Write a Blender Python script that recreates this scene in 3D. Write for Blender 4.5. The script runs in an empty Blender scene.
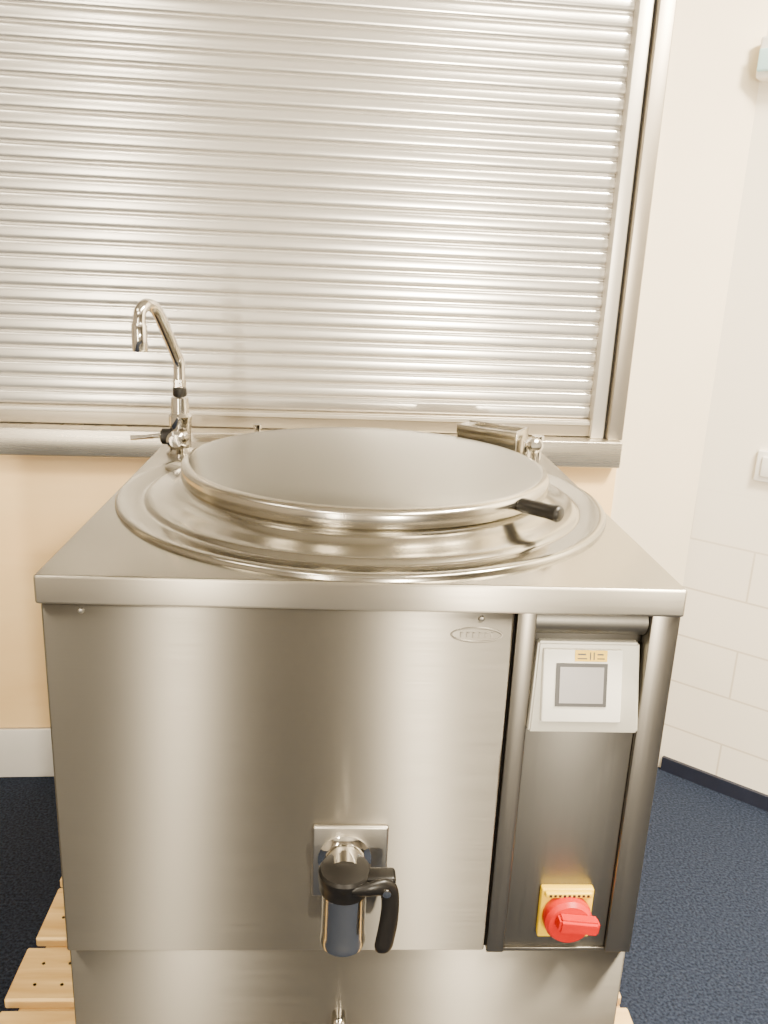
import bpy, bmesh, math, random
from mathutils import Vector, Matrix
random.seed(4)
S = bpy.context.scene
COL = S.collection

# ---------------------------------------------------------------- materials
def new_mat(name):
    m = bpy.data.materials.new(name); m.use_nodes = True
    nt = m.node_tree
    return m, nt, nt.nodes['Principled BSDF']

def plain(name, col, rough=0.5, metal=0.0, noise=0.04, nscale=30, bump=0.0, **kw):
    m, nt, b = new_mat(name)
    tc = nt.nodes.new('ShaderNodeTexCoord')
    n = nt.nodes.new('ShaderNodeTexNoise'); n.inputs['Scale'].default_value = nscale
    n.inputs['Detail'].default_value = 4
    nt.links.new(tc.outputs['Object'], n.inputs['Vector'])
    r = nt.nodes.new('ShaderNodeValToRGB')
    lo = [max(0, c*(1-noise*2)) for c in col]; hi = [min(1, c*(1+noise*2)) for c in col]
    r.color_ramp.elements[0].color = (*lo, 1); r.color_ramp.elements[1].color = (*hi, 1)
    r.color_ramp.elements[0].position = .3; r.color_ramp.elements[1].position = .7
    nt.links.new(n.outputs['Fac'], r.inputs['Fac'])
    nt.links.new(r.outputs['Color'], b.inputs['Base Color'])
    b.inputs['Roughness'].default_value = rough
    b.inputs['Metallic'].default_value = metal
    if bump:
        bp = nt.nodes.new('ShaderNodeBump'); bp.inputs['Strength'].default_value = bump
        bp.inputs['Distance'].default_value = .002
        nt.links.new(n.outputs['Fac'], bp.inputs['Height'])
        nt.links.new(bp.outputs['Normal'], b.inputs['Normal'])
    for k, v in kw.items():
        b.inputs[k.replace('_', ' ')].default_value = v
    return m

def brushed(name, col, rough=.3, aniso=.8, tangent=(1, 0, 0), radial=False, stretch=(2, 2, 300), var=.06, metal=1.0):
    m, nt, b = new_mat(name)
    tc = nt.nodes.new('ShaderNodeTexCoord')
    mp = nt.nodes.new('ShaderNodeMapping'); mp.inputs['Scale'].default_value = stretch
    n = nt.nodes.new('ShaderNodeTexNoise'); n.inputs['Scale'].default_value = 1.5; n.inputs['Detail'].default_value = 5
    nt.links.new(tc.outputs['Object'], mp.inputs['Vector']); nt.links.new(mp.outputs['Vector'], n.inputs['Vector'])
    r = nt.nodes.new('ShaderNodeMapRange')
    r.inputs['To Min'].default_value = rough-var; r.inputs['To Max'].default_value = rough+var
    nt.links.new(n.outputs['Fac'], r.inputs['Value']); nt.links.new(r.outputs['Result'], b.inputs['Roughness'])
    n2 = nt.nodes.new('ShaderNodeTexNoise'); n2.inputs['Scale'].default_value = 4; n2.inputs['Detail'].default_value = 3
    nt.links.new(tc.outputs['Object'], n2.inputs['Vector'])
    mx = nt.nodes.new('ShaderNodeMix'); mx.data_type = 'RGBA'
    mx.inputs[6].default_value = (*[c*.93 for c in col], 1); mx.inputs[7].default_value = (*[min(1, c*1.05) for c in col], 1)
    nt.links.new(n2.outputs['Fac'], mx.inputs[0]); nt.links.new(mx.outputs[2], b.inputs['Base Color'])
    b.inputs['Metallic'].default_value = metal
    b.inputs['Anisotropic'].default_value = aniso
    if radial:
        t = nt.nodes.new('ShaderNodeTangent'); t.direction_type = 'RADIAL'; t.axis = 'Z'
        nt.links.new(t.outputs['Tangent'], b.inputs['Tangent'])
    elif aniso > 0:
        c = nt.nodes.new('ShaderNodeCombineXYZ')
        for i in range(3): c.inputs[i].default_value = tangent[i]
        nt.links.new(c.outputs[0], b.inputs['Tangent'])
    return m

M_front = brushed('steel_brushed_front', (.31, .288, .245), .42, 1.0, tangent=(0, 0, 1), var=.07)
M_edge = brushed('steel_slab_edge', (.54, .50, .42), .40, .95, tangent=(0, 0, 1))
M_top = brushed('steel_brushed_top', (.38, .355, .30), .23, .6, tangent=(0, 1, 0))
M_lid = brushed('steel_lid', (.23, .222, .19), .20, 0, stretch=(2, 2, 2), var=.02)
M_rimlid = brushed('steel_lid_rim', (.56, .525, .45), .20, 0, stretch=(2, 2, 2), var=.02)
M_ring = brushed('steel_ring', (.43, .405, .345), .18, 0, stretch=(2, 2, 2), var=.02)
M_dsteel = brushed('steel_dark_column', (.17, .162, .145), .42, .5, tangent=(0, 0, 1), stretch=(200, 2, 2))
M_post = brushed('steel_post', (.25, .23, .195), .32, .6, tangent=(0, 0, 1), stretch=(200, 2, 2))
M_chrome = plain('chrome', (.70, .67, .61), .08, 1.0, .01)
M_satin = plain('satin_metal', (.48, .45, .39), .36, 1.0, .02)
M_black = plain('black_plastic', (.008, .007, .006), .34, 0, .1, Specular_IOR_Level=.35)
M_dark = plain('dark_gap', (.02, .018, .016), .6)
M_shut = brushed('aluminium_slats', (.70, .675, .625), .22, .0, stretch=(3, 3, 200), var=.03, metal=.7)
M_frame = brushed('aluminium_frame', (.46, .41, .33), .36, .0, metal=.85)
M_guide = brushed('aluminium_guide', (.66, .62, .54), .36, .0, metal=.6)
M_sill = brushed('steel_sill', (.66, .61, .51), .28, .5, metal=.9)
M_skirt = brushed('metal_skirting', (.78, .76, .72), .4, 0, metal=.3)
M_white = plain('control_plastic', (.64, .62, .54), .35, 0, .01)
M_plate = plain('control_plate', (.86, .84, .77), .3, .0, .01)
M_scrn_b = plain('screen_border', (.02, .018, .016), .4)
M_scrn = plain('screen_glass', (.22, .208, .212), .3, 0, .01)
M_yellow = plain('yellow_plate', (.93, .60, .0), .4, 0, .01)
M_red = plain('red_knob', (.58, .006, .002), .38, 0, .02)
M_switch = plain('switch_white', (.85, .83, .78), .4)

M_glass, nt, b = new_mat('polished_spout')
b.inputs['Base Color'].default_value = (.72, .68, .60, 1); b.inputs['Metallic'].default_value = 1
nn = nt.nodes.new('ShaderNodeTexNoise'); nn.inputs['Scale'].default_value = 12
mr = nt.nodes.new('ShaderNodeMapRange'); mr.inputs['To Min'].default_value = .16; mr.inputs['To Max'].default_value = .22
nt.links.new(nn.outputs['Fac'], mr.inputs['Value']); nt.links.new(mr.outputs['Result'], b.inputs['Roughness'])

def block_wall(name, col, mortar, w=.36, h=.15):
    m, nt, b = new_mat(name)
    tc = nt.nodes.new('ShaderNodeTexCoord')
    sp = nt.nodes.new('ShaderNodeSeparateXYZ'); cb = nt.nodes.new('ShaderNodeCombineXYZ')
    nt.links.new(tc.outputs['Object'], sp.inputs[0])
    nt.links.new(sp.outputs[0], cb.inputs[0]); nt.links.new(sp.outputs[2], cb.inputs[1])
    br = nt.nodes.new('ShaderNodeTexBrick'); br.inputs['Scale'].default_value = 1
    br.inputs['Brick Width'].default_value = w; br.inputs['Row Height'].default_value = h
    br.inputs['Mortar Size'].default_value = .0035; br.inputs['Mortar Smooth'].default_value = .5
    br.inputs['Color1'].default_value = (*col, 1); br.inputs['Color2'].default_value = (*[c*.985 for c in col], 1)
    br.inputs['Mortar'].default_value = (*mortar, 1)
    nt.links.new(cb.outputs[0], br.inputs['Vector'])
    # mortar fades out towards the top: overexposure painted into the colour
    hm = nt.nodes.new('ShaderNodeMapRange'); hm.inputs['From Min'].default_value = .70; hm.inputs['From Max'].default_value = .92
    nt.links.new(sp.outputs[2], hm.inputs['Value'])
    mx = nt.nodes.new('ShaderNodeMix'); mx.data_type = 'RGBA'; mx.inputs[7].default_value = (*col, 1)
    nt.links.new(hm.outputs['Result'], mx.inputs[0]); nt.links.new(br.outputs['Color'], mx.inputs[6])
    nt.links.new(mx.outputs[2], b.inputs['Base Color'])
    b.inputs['Roughness'].default_value = .6
    return m
M_block = block_wall('painted_blockwork', (.94, .88, .75), (.68, .60, .47))
M_paint = plain('wall_paint', (.28, .255, .22), .7, 0, .01, 6)
M_plaster = plain('smooth_plaster', (.84, .745, .57), .65, 0, .01, 6)
M_ceil = plain('ceiling_paint', (.56, .54, .50), .8, 0, .01, 6)

def wood(name, c1, c2, scale=(1, 1, 1), rough=.5):
    m, nt, b = new_mat(name)
    tc = nt.nodes.new('ShaderNodeTexCoord'); mp = nt.nodes.new('ShaderNodeMapping'); mp.inputs['Scale'].default_value = scale
    n = nt.nodes.new('ShaderNodeTexNoise'); n.inputs['Scale'].default_value = 3; n.inputs['Detail'].default_value = 6; n.inputs['Distortion'].default_value = .6
    nt.links.new(tc.outputs['Object'], mp.inputs['Vector']); nt.links.new(mp.outputs['Vector'], n.inputs['Vector'])
    r = nt.nodes.new('ShaderNodeValToRGB'); r.color_ramp.elements[0].position = .3; r.color_ramp.elements[1].position = .72
    r.color_ramp.elements[0].color = (*c1, 1); r.color_ramp.elements[1].color = (*c2, 1)
    nt.links.new(n.outputs['Fac'], r.inputs['Fac']); nt.links.new(r.outputs['Color'], b.inputs['Base Color'])
    b.inputs['Roughness'].default_value = rough
    return m
M_ply = wood('birch_panel', (.84, .57, .26), (.91, .66, .33), (.6, .6, 2.5), .45)
M_pal = wood('pallet_wood', (.64, .39, .13), (.92, .67, .28), (1.5, 14, 14), .7)

M_floor, nt, b = new_mat('navy_carpet')
tc = nt.nodes.new('ShaderNodeTexCoord'); n = nt.nodes.new('ShaderNodeTexNoise'); n.inputs['Scale'].default_value = 160; n.inputs['Detail'].default_value = 3
r = nt.nodes.new('ShaderNodeValToRGB'); r.color_ramp.elements[0].position = .36; r.color_ramp.elements[1].position = .68
r.color_ramp.elements[0].color = (.005, .009, .020, 1); r.color_ramp.elements[1].color = (.024, .034, .062, 1)
nt.links.new(tc.outputs['Object'], n.inputs['Vector']); nt.links.new(n.outputs['Fac'], r.inputs['Fac']); nt.links.new(r.outputs['Color'], b.inputs['Base Color'])
b.inputs['Roughness'].default_value = .9; b.inputs['Specular IOR Level'].default_value = .2
bp = nt.nodes.new('ShaderNodeBump'); bp.inputs['Distance'].default_value = .003; nt.links.new(n.outputs['Fac'], bp.inputs['Height']); nt.links.new(bp.outputs['Normal'], b.inputs['Normal'])
M_base = plain('dark_skirting', (.010, .013, .028), .5)

# ---------------------------------------------------------------- helpers
def empty(name, loc=(0, 0, 0), rz=0):
    e = bpy.data.objects.new(name, None); e.location = loc; e.rotation_euler = (0, 0, rz)
    e.empty_display_size = .1; COL.objects.link(e); return e

def finish(name, bm, mat, parent=None, smooth=False, mats=None):
    me = bpy.data.meshes.new(name); bmesh.ops.recalc_face_normals(bm, faces=bm.faces); bm.to_mesh(me); bm.free()
    for m in (mats or [mat]): me.materials.append(m)
    if smooth:
        for p in me.polygons: p.use_smooth = True
    ob = bpy.data.objects.new(name, me); COL.objects.link(ob)
    if parent: ob.parent = parent
    return ob

def add_box(bm, x0, x1, y0, y1, z0, z1, M=None):
    vs = [bm.verts.new((x, y, z)) for x in (x0, x1) for y in (y0, y1) for z in (z0, z1)]
    if M is not None:
        for v in vs: v.co = M @ v.co
    for f in ((0, 1, 3, 2), (4, 6, 7, 5), (0, 4, 5, 1), (2, 3, 7, 6), (0, 2, 6, 4), (1, 5, 7, 3)):
        bm.faces.new([vs[i] for i in f])
    return vs

def box(name, x0, x1, y0, y1, z0, z1, mat, parent=None, bevel=0, segs=3, M=None):
    bm = bmesh.new(); add_box(bm, x0, x1, y0, y1, z0, z1)
    if bevel: bmesh.ops.bevel(bm, geom=bm.edges[:], offset=bevel, segments=segs, affect='EDGES', profile=.5)
    if M is not None: bmesh.ops.transform(bm, matrix=M, verts=bm.verts)
    ob = finish(name, bm, mat, parent, smooth=False)
    if bevel: shade_auto(ob)
    return ob

def shade_auto(ob, ang=35):
    me = ob.data
    for p in me.polygons: p.use_smooth = True
    bm = bmesh.new(); bm.from_mesh(me)
    for e in bm.edges:
        if len(e.link_faces) == 2 and e.calc_face_angle(0) > math.radians(ang): e.smooth = False
    bm.to_mesh(me); bm.free()

def lathe(name, prof, mat, parent=None, M=None, seg=96, auto=30):
    bm = bmesh.new(); rings = []
    for (r, z) in prof:
        if r < 1e-6: rings.append([bm.verts.new((0, 0, z))])
        else: rings.append([bm.verts.new((r*math.cos(2*math.pi*i/seg), r*math.sin(2*math.pi*i/seg), z)) for i in range(seg)])
    for a, c in zip(rings, rings[1:]):
        if len(a) == 1 and len(c) == 1: continue
        for i in range(seg):
            j = (i+1) % seg
            if len(a) == 1: bm.faces.new((a[0], c[i], c[j]))
            elif len(c) == 1: bm.faces.new((a[i], a[j], c[0]))
            else: bm.faces.new((a[i], a[j], c[j], c[i]))
    if M is not None: bmesh.ops.transform(bm, matrix=M, verts=bm.verts)
    ob = finish(name, bm, mat, parent); shade_auto(ob, auto); return ob

def T(x, y, z): return Matrix.Translation((x, y, z))
def R(a, ax): return Matrix.Rotation(math.radians(a), 4, ax)

def tube(name, pts, rad, mat, parent=None, radii=None, seg=24, flat=None):
    P = [Vector(p) for p in pts]
    rr = radii or [rad]*len(P)
    out, ro = [], []
    for i in range(len(P)-1):
        p0 = P[max(i-1, 0)]; p1 = P[i]; p2 = P[i+1]; p3 = P[min(i+2, len(P)-1)]
        for k in range(8):
            t = k/8
            out.append(.5*((2*p1)+(-p0+p2)*t+(2*p0-5*p1+4*p2-p3)*t*t+(-p0+3*p1-3*p2+p3)*t**3))
            ro.append(rr[i]*(1-t)+rr[i+1]*t)
    out.append(P[-1]); ro.append(rr[-1])
    bm = bmesh.new(); rings = []; nrm = None
    for i, p in enumerate(out):
        tg = (out[min(i+1, len(out)-1)]-out[max(i-1, 0)]).normalized()
        if nrm is None:
            nrm = tg.cross(Vector((0, 1, .01))).normalized()
            if nrm.length < .1: nrm = tg.cross(Vector((1, 0, 0))).normalized()
        nrm = (nrm - tg*nrm.dot(tg)).normalized(); bn = tg.cross(nrm)
        fx, fy = flat or (1, 1)
        rings.append([bm.verts.new(p+(nrm*math.cos(2*math.pi*j/seg)*fx+bn*math.sin(2*math.pi*j/seg)*fy)*ro[i]) for j in range(seg)])
    for a, c in zip(rings, rings[1:]):
        for j in range(seg): bm.faces.new((a[j], a[(j+1) % seg], c[(j+1) % seg], c[j]))
    bm.faces.new(rings[0]); bm.faces.new(rings[-1])
    ob = finish(name, bm, mat, parent); shade_auto(ob, 50); return ob

# ---------------------------------------------------------------- room shell
A = math.radians(2.5)
WY = 1.13
def wallM(): return Matrix.Translation((0, WY, 0)) @ Matrix.Rotation(A, 4, 'Z')
CX = .975
corner = wallM() @ Vector((CX, 0, 0))

def place_wall(ob): ob.location = (0, WY, 0); ob.rotation_euler = (0, 0, A); return ob
H = 2.8
box('floor', -3.2, 4.6, -4.7, 2.2, -.05, 0, M_floor)
box('ceiling', -3.2, 4.6, -4.7, 2.2, H, H+.05, M_ceil)
bm = bmesh.new()
add_box(bm, .730, CX, 0, .15, 0, H)
add_box(bm, -3.3, -2.05, 0, .15, 0, H)
add_box(bm, -2.05, .730, 0, .15, 2.45, H)
add_box(bm, -2.05, .730, .012, .15, 0, .955)
wb = place_wall(finish('wall_back', bm, M_plaster))
ang = math.atan2(-.651, .759)
bm = bmesh.new(); add_box(bm, 0, 4.6, 0, .15, 0, H)
wr = finish('wall_right', bm, M_block); wr.location = corner; wr.rotation_euler = (0, 0, ang)
box('wall_left', -3.15, -3.0, -4.6, 1.2, 0, H, M_paint)
box('wall_front', -3.15, 4.5, -4.65, -4.5, 0, H, M_paint)
box('wall_side', 4.35, 4.5, -4.5, -1.6, 0, H, M_paint)
bs = box('baseboard_right', 0.02, 4.4, -.012, 0, 0, .045, M_base); bs.location = corner; bs.rotation_euler = (0, 0, ang)
place_wall(box('trim_1', -2.05, .72, -.012, .012, 0.0, .155, M_skirt, bevel=.002))
place_wall(box('trim_2', -2.05, .730, -.006, .012, .158, .955, M_ply, bevel=.001))

# ---------------------------------------------------------------- roller shutter
rs = empty('roller_shutter', (0, WY, 0), A)
bm = bmesh.new()
z0 = 1.083; pitch = .037; N = 38; xl, xr = -2.0, .660
prof = [(0.000, .0004), (-.0026, .0022), (-.0042, .0060), (-.0047, .0120), (-.0048, .0180), (-.0047, .0240), (-.0042, .0295), (-.0024, .0332), (.0012, .0345), (.0012, .0366)]
prev = None
for k in range(N):
    for (y, z) in prof:
        a = bm.verts.new((xl, .03+y, z0+k*pitch+z)); c = bm.verts.new((xr, .03+y, z0+k*pitch+z))
        if prev: bm.faces.new((prev[0], prev[1], c, a))
        prev = (a, c)
sl = finish('slats', bm, M_shut, rs); shade_auto(sl, 50)
box('bottom_bar', xl, xr, .012, .04, 1.036, 1.083, M_frame, rs, bevel=.003)
box('bar_seal', xl, xr, .008, .012, 1.068, 1.078, M_guide, rs, bevel=.001)
box('guide_inner', .645, .682, -.004, .06, 1.034, 2.47, M_guide, rs, bevel=.003)
box('guide_groove', .682, .688, .004, .06, 1.034, 2.47, M_dark, rs)
box('guide_outer', .688, .730, -.022, .06, 1.034, 2.47, M_frame, rs, bevel=.003)
box('guide_far', -2.05, -1.98, -.022, .06, 1.034, 2.47, M_frame, rs, bevel=.003)
box('shutter_box', -2.05, .730, -.03, .10, 2.45, 2.75, M_frame, rs, bevel=.003)
place_wall(box('sill', -2.05, .722, -.05, .10, .962, 1.034, M_sill, bevel=.004))

# ---------------------------------------------------------------- light switch / wall lamp on angled wall
def on_right(name):
    e = empty(name, corner, ang); return e
ls = on_right('light_switch')
box('plate', .145, .230, -.012, 0, .950, 1.035, M_switch, ls, bevel=.004)
box('rocker', .160, .215, -.017, -.011, .965, 1.020, M_switch, ls, bevel=.003)
M_lampg, nt, b = new_mat('lamp_diffuser')
b.inputs['Base Color'].default_value = (.50, .76, .78, 1); b.inputs['Emission Color'].default_value = (.60, .9, 1, 1); b.inputs['Emission Strength'].default_value = .15
wl = on_right('wall_lamp')
box('housing', .002, .42, -.05, 0, 1.94, 2.035, M_switch, wl, bevel=.008)
box('diffuser', .006, .41, -.06, -.048, 1.955, 2.005, M_lampg, wl, bevel=.004)

# ---------------------------------------------------------------- pallet
pal = empty('wooden_pallet', (-.035, .40, 0))
def pb(name, x0, x1, y0, y1, z0, z1): return box(name, x0, x1, y0, y1, z0, z1, M_pal, pal, bevel=.003, segs=1)
y = -.40
for i, (w, g) in enumerate([(.145, .022), (.125, .022), (.145, .022), (.125, .022), (.145, 0)]):
    dx = random.uniform(-.012, .012)
    pb('top_board_%d' % i, -.585+dx, .57+dx, y, y+w, .122, .144); y += w+g
for i, x in enumerate((-.57, -.0725, .415)):
    pb('cross_board_%d' % i, x, x+.145, -.4, .4, .1, .1215)
    for j, yy in enumerate((-.4, -.05, .30)):
        pb('block_%d_%d' % (i, j), x, x+.145, yy, yy+.10, .0225, .0995)
for j, yy in enumerate((-.4, -.05, .30)):
    pb('bottom_board_%d' % j, -.58, .565, yy, yy+.10, 0, .022)
bm = bmesh.new()
for yy in (-.36, -.30, -.20, -.15, -.03, .03, .14, .18, .29, .34):
    for x in (-.55, -.50, .48, .53):
        bmesh.ops.create_cone(bm, cap_ends=True, segments=10, radius1=.003, radius2=.003, depth=.001, matrix=T(x, yy, .1447))
finish('nails', bm, M_post, pal)

# ---------------------------------------------------------------- boiling kettle
K = empty('boiling_kettle', (0, 0, 0))
ZT = 1.044
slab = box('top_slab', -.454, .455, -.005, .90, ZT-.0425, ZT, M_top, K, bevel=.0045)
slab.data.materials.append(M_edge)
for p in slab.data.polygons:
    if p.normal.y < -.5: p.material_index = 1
box('body', -.448, .210, .030, .88, .405, ZT-.043, M_front, K, bevel=.002)
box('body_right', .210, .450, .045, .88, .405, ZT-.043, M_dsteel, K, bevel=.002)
box('front_door', -.450, .213, .005, .029, .408, ZT-.044, M_front, K, bevel=.004)
box('door_shadow_gap', .2135, .2170, .018, .05, .408, ZT-.044, M_dark, K)
box('base_plinth', -.452, .455, .022, .86, .19, .404, M_front, K, bevel=.003)
for i, (fx, fy) in enumerate(((-.38, .09), (.38, .09), (-.38, .78), (.38, .78))):
    lathe('foot_%d' % i, [(0, .145), (.03, .145), (.03, .15), (.018, .158), (.018, .19), (0, .19)], M_satin, K, T(fx, fy, 0), 24)
# control column
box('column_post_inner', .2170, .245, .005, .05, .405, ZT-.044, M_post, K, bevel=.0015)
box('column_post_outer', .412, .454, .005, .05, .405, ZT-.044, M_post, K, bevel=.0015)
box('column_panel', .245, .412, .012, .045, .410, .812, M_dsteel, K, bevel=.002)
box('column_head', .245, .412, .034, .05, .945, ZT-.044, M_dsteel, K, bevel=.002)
tube('column_head_roll', [(.246, .036, .982), (.33, .036, .982), (.411, .036, .982)], .024, M_dsteel, K)
box('column_foot', .245, .412, .008, .05, .405, .412, M_post, K, bevel=.001)
# control unit: wedge, slightly narrower at the top
bm = bmesh.new()
sec = [(.05, .815), (-.006, .815), (-.008, .821), (.022, .948), (.05, .948)]
tl = [0, 0, 0, .010, .010]
a = [bm.verts.new((.2455+t, y, z)) for (y, z), t in zip(sec, tl)]; c = [bm.verts.new((.4095-t*.3, y, z)) for (y, z), t in zip(sec, tl)]
bm.faces.new(a); bm.faces.new(c[::-1])
for i in range(5): bm.faces.new((a[i], a[(i+1) % 5], c[(i+1) % 5], c[i]))
bmesh.ops.bevel(bm, geom=bm.edges[:], offset=.003, segments=2, affect='EDGES')
shade_auto(finish('control_housing', bm, M_white, K))
tilt = math.degrees(math.atan2(.030, .127))
CM = T(.322, .0065, .8845) @ R(-tilt, 'X')
box('control_bezel', -.060, .058, -.006, .004, -.052, .056, M_plate, K, bevel=.002, M=CM)
box('screen_border', -.041, .035, -.0075, -.005, -.028, .036, M_scrn_b, K, M=CM)
box('touch_screen', -.0355, .0295, -.0085, -.006, -.0228, .0308, M_scrn, K, M=CM)
box('warning_sticker', -.014, .034, -.0068, -.0055, .0390, .0555, M_yellow, K, M=CM)
bm = bmesh.new()
add_box(bm, -.010, .004, -.0074, -.0066, .0425, .0440, CM); add_box(bm, -.010, .002, -.0074, -.0066, .0485, .0505, CM)
add_box(bm, .008, .0095, -.0074, -.0066, .0415, .0525, CM); add_box(bm, .0135, .0150, -.0074, -.0066, .0415, .0525, CM)
add_box(bm, .019, .030, -.0074, -.0066, .0425, .0440, CM); add_box(bm, .019, .028, -.0074, -.0066, .0485, .0505, CM)
finish('sticker_print', bm, M_scrn_b, K)
# main switch
box('switch_plate', .296, .380, .000, .014, .440, .532, M_yellow, K, bevel=.003)
box('switch_top_lip', .300, .376, -.008, .004, .521, .531, M_yellow, K, bevel=.003)
SM = T(.338, .000, .486) @ R(90, 'X')
lathe('switch_base', [(0, 0), (.038, 0), (.039, .004), (.038, .018), (.033, .025), (0, .026)], M_red, K, SM, 64)
bm = bmesh.new(); add_box(bm, -.022, .042, -.044, -.022, -.012, .012)
bmesh.ops.bevel(bm, geom=bm.edges[:], offset=.004, segments=3, affect='EDGES')
bmesh.ops.transform(bm, matrix=T(.338, .000, .496) @ R(6, 'Y'), verts=bm.verts)
shade_auto(finish('switch_grip', bm, M_red, K))
bm = bmesh.new()
for i in range(9): add_box(bm, .306+i*.0075, .310+i*.0075, -.0088, -.0078, .5245, .5285)
finish('switch_print', bm, M_scrn_b, K)
# rivets, badge
for i, x in enumerate((-.395, .165)):
    lathe('rivet_%d' % i, [(0, .003), (.003, .0025), (.005, 0)], M_satin, K, T(x, .005, .990) @ R(90, 'X'), 16)
bm = bmesh.new()
n = 48; lx, lz = .160, .965
ro = [[bm.verts.new((lx+(.037+d)*math.cos(2*math.pi*i/n), .005-h, lz+(.011+d)*math.sin(2*math.pi*i/n))) for i in range(n)] for d, h in ((.0012, 0), (.0004, .0008), (-.0008, .0008), (-.0016, 0))]
for a, c in zip(ro, ro[1:]):
    for i in range(n): bm.faces.new((a[i], a[(i+1) % n], c[(i+1) % n], c[i]))
for i in range(6):
    add_box(bm, lx-.024+i*.009, lx-.0225+i*.009, .0044, .0054, lz-.004, lz+.004)
    add_box(bm, lx-.024+i*.009, lx-.019+i*.009, .0044, .0054, lz+.0028, lz+.004)
shade_auto(finish('badge_emboss', bm, M_front, K))

# round rim, kettle neck, lid
CXk, CYk = .004, .446
KM = T(CXk, CYk, ZT)
lathe('rim_ring', [(.4485, -.002), (.448, .006), (.446, .009), (.442, .0105), (.434, .0100), (.420, .0085), (.410, .0075), (.403, .0065), (.400, .0065), (.397, .0085), (.393, .0125), (.386, .0145),
                   (.374, .016), (.360, .019), (.350, .022), (.341, .027), (.335, .031), (.329, .033), (.326, .040), (.31, .042)], M_ring, K, KM, 160, 60)
LM = T(CXk+.004, CYk+.008, ZT)
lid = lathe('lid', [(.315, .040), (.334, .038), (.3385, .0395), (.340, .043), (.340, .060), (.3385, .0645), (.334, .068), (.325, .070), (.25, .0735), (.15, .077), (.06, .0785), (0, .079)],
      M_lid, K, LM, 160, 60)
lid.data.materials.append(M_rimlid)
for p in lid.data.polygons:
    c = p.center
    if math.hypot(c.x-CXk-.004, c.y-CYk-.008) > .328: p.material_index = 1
d = Vector((math.cos(math.radians(-43)), math.sin(math.radians(-43)), 0))
hc = Vector((CXk, CYk+.008, ZT+.056))
tube('lid_handle_stub', [hc+d*.336, hc+d*.345, hc+d*.356], .009, M_chrome, K)
tube('lid_handle', [hc+d*.342, hc+d*.350, hc+d*.395, hc+d*.412, hc+d*.418], .013, M_black, K, radii=[.010, .0125, .0125, .0145, .010])
# hinge back right: raised box bracket
hm = T(.315, .815, ZT) @ R(-32, 'Z')
box('hinge_box', -.080, .066, -.034, .034, .0, .068, M_top, K, bevel=.003, M=hm)
box('hinge_cheek_1', -.080, .066, -.038, -.032, .056, .077, M_rimlid, K, bevel=.002, M=hm)
box('hinge_cheek_2', -.080, .066, .032, .038, .056, .077, M_rimlid, K, bevel=.002, M=hm)
box('hinge_end', .062, .069, -.038, .038, .0, .077, M_rimlid, K, bevel=.002, M=hm)
box('hinge_tongue', -.080, -.055, -.032, .032, .064, .075, M_rimlid, K, bevel=.003, M=hm)
box('hinge_lug', .078, .092, -.022, .022, 0, .058, M_chrome, K, bevel=.005, M=hm)
lathe('hinge_knob', [(0, 0), (.015, 0), (.017, .004), (.017, .016), (.012, .022), (0, .024)], M_chrome, K, T(.394, .745, ZT+.046) @ R(70, 'X'), 24)
lathe('hinge_pin', [(0, 0), (.010, 0), (.010, .05), (.014, .052), (.014, .062), (0, .064)], M_chrome, K, T(.412, .79, ZT), 24)
lathe('bolt', [(0, 0), (.016, 0), (.016, .006), (.007, .008), (.007, .040), (.010, .042), (.010, .052), (0, .054)], M_chrome, K, T(-.235, .87, ZT), 24)
lathe('inlet_plug', [(0, .016), (.010, .016), (.012, .014), (.020, .014), (.024, .011), (.024, 0)], M_satin, K, T(-.372, .60, ZT), 32)

# drain valve
VX = -.018
box('valve_plate', VX-.050, VX+.066, -.004, .006, .520, .648, M_satin, K, bevel=.004)
lathe('valve_flange', [(0, 0), (.040, 0), (.041, .006), (.036, .010), (.032, .012), (.032, .050), (0, .05)], M_chrome, K, T(VX, -.003, .594) @ R(90, 'X'), 48)
lathe('valve_spout', [(0, .492), (.026, .492), (.030, .488), (.0335, .490), (.0345, .496), (.0335, .502), (.0325, .51), (.0325, .595), (0, .595)], M_glass, K, T(VX, -.058, 0), 48)
lathe('valve_collar', [(.033, .582), (.0365, .584), (.0375, .590), (.0375, .600), (.0390, .603), (.0390, .614), (.036, .619), (.028, .621), (0, .622)], M_black, K, T(VX, -.058, 0), 64)
# loop handle: flat bar leaving the collar, wrapping round to the right and hanging down
tube('valve_lever', [(VX+.010, -.092, .606), (VX+.034, -.090, .608), (VX+.054, -.084, .607), (VX+.064, -.080, .597), (VX+.067, -.080, .572), (VX+.065, -.083, .540), (VX+.060, -.086, .508), (VX+.058, -.087, .498)],
     .015, M_black, K, radii=[.006, .010, .012, .0125, .0125, .0135, .0135, .010], flat=(1.1, .7))
box('valve_bracket', VX+.028, VX+.074, -.080, -.052, .596, .618, M_black, K, bevel=.006)
lathe('valve_screw', [(0, 0), (.006, 0), (.006, .003), (0, .004)], M_chrome, K, T(VX+.060, -.092, .603) @ R(90, 'X'), 16)
tube('base_drain_pipe', [(-.018, .030, .262), (-.018, .008, .262), (-.018, .000, .250), (-.018, -.002, .21), (-.018, -.002, .18)], .012, M_chrome, K)

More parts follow.
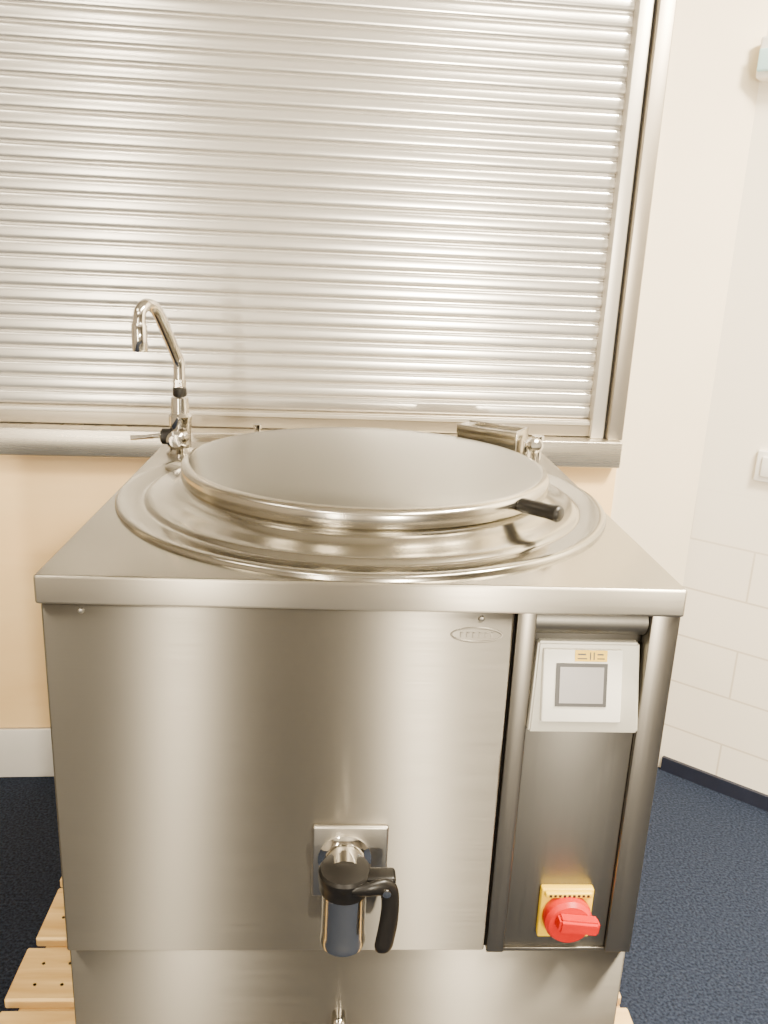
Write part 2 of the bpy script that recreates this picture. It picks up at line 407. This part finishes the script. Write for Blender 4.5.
# ---------------------------------------------------------------- faucet
F = empty('water_faucet', (0, 0, 0))
fx, fy = -.394, .765
lathe('faucet_base', [(0, 0), (.032, 0), (.032, .005), (.027, .010), (.023, .016), (.023, .06), (.025, .065), (.025, .085), (.020, .092), (.019, .125), (.012, .130), (0, .130)], M_chrome, F, T(fx, fy, ZT), 40)
lathe('faucet_cap', [(0, .128), (.014, .128), (.015, .132), (.015, .146), (.012, .150), (0, .150)], M_black, F, T(fx, fy, ZT), 32)
lathe('faucet_nut', [(0, .148), (.014, .148), (.014, .165), (.010, .168), (0, .168)], M_chrome, F, T(fx, fy, ZT), 6)
tube('faucet_spout', [(fx, fy, ZT+.155), (fx, fy, ZT+.200), (fx-.005, fy-.010, ZT+.222), (fx-.016, fy-.045, ZT+.270), (fx-.026, fy-.072, ZT+.308), (fx-.034, fy-.088, ZT+.322), (fx-.044, fy-.108, ZT+.325), (fx-.051, fy-.122, ZT+.312), (fx-.053, fy-.126, ZT+.285)], .0125, M_chrome, F)
lathe('faucet_aerator', [(0, .235), (.014, .235), (.0155, .238), (.0155, .285), (.013, .292), (0, .292)], M_chrome, F, T(fx-.053, fy-.126, ZT), 32)
lathe('mixer_body', [(0, 0), (.018, 0), (.021, .004), (.021, .045), (.014, .050), (0, .050)], M_chrome, F, T(fx, fy-.01, ZT+.04) @ R(90, 'X'), 32)
lathe('valve_knob', [(0, 0), (.016, 0), (.018, .004), (.018, .022), (.012, .026), (0, .026)], M_black, F, T(fx-.018, fy, ZT+.038) @ R(-90, 'Y'), 24)
tube('faucet_lever', [(fx-.042, fy, ZT+.040), (fx-.075, fy-.004, ZT+.036), (fx-.108, fy-.008, ZT+.034)], .005, M_chrome, F, radii=[.006, .005, .006])

# ---------------------------------------------------------------- lights
def area(name, loc, size, power, col=(1, .84, .62), target=None, sy=None, shape=None):
    L = bpy.data.lights.new(name, 'AREA'); L.energy = power; L.color = col; L.size = size
    if sy: L.shape = 'RECTANGLE'; L.size_y = sy
    if shape: L.shape = shape
    o = bpy.data.objects.new(name, L); o.location = loc; COL.objects.link(o)
    if target:
        o.rotation_euler = (Vector(target)-Vector(loc)).to_track_quat('-Z', 'Y').to_euler()
    return o
WARM = (1, .875, .68)
area('ceiling_light_a', (-1.12, -2.4, H-.03), .20, 85, WARM, sy=1.2)
area('ceiling_light_b', (.95, -.9, H-.03), .5, 80, WARM, sy=.8)
area('ceiling_light_c', (1.45, -.2, H-.03), .4, 270, WARM, sy=.4)
area('ceiling_light_d', (-1.6, -.6, H-.03), .6, 22, WARM, sy=.6)
area('added_streak_light', (-1.56, -4.4, 1.15), .18, 100, WARM, target=(-1.56, 0, 1.15), sy=2.0)  # unseen lamp added for the vertical streak on the front door
area('added_glare_light', (1.29, -4.4, 1.18), .22, 230, WARM, target=(.2, 1.1, 1.38), shape='DISK')  # unseen lamp added to throw a glare spot on the shutter
w = bpy.data.worlds.new('world'); S.world = w; w.use_nodes = True
w.node_tree.nodes['Background'].inputs[0].default_value = (1, .88, .7, 1); w.node_tree.nodes['Background'].inputs[1].default_value = .3

# ---------------------------------------------------------------- camera
cam = bpy.data.cameras.new('camera'); co = bpy.data.objects.new('camera', cam); COL.objects.link(co)
cam.sensor_fit = 'VERTICAL'; cam.sensor_height = 36; cam.lens = 845/1024*36
back = Vector((-.0567, -.9581, .2806)).normalized(); right = Vector((.998, -.0465, .0428))
right = (right-back*right.dot(back)).normalized(); up = back.cross(right)
m = Matrix.Identity(4)
for i in range(3):
    m[i][0] = right[i]; m[i][1] = up[i]; m[i][2] = back[i]
m.translation = Vector((-.046, -1.098, 1.467))
co.matrix_world = m
S.camera = co
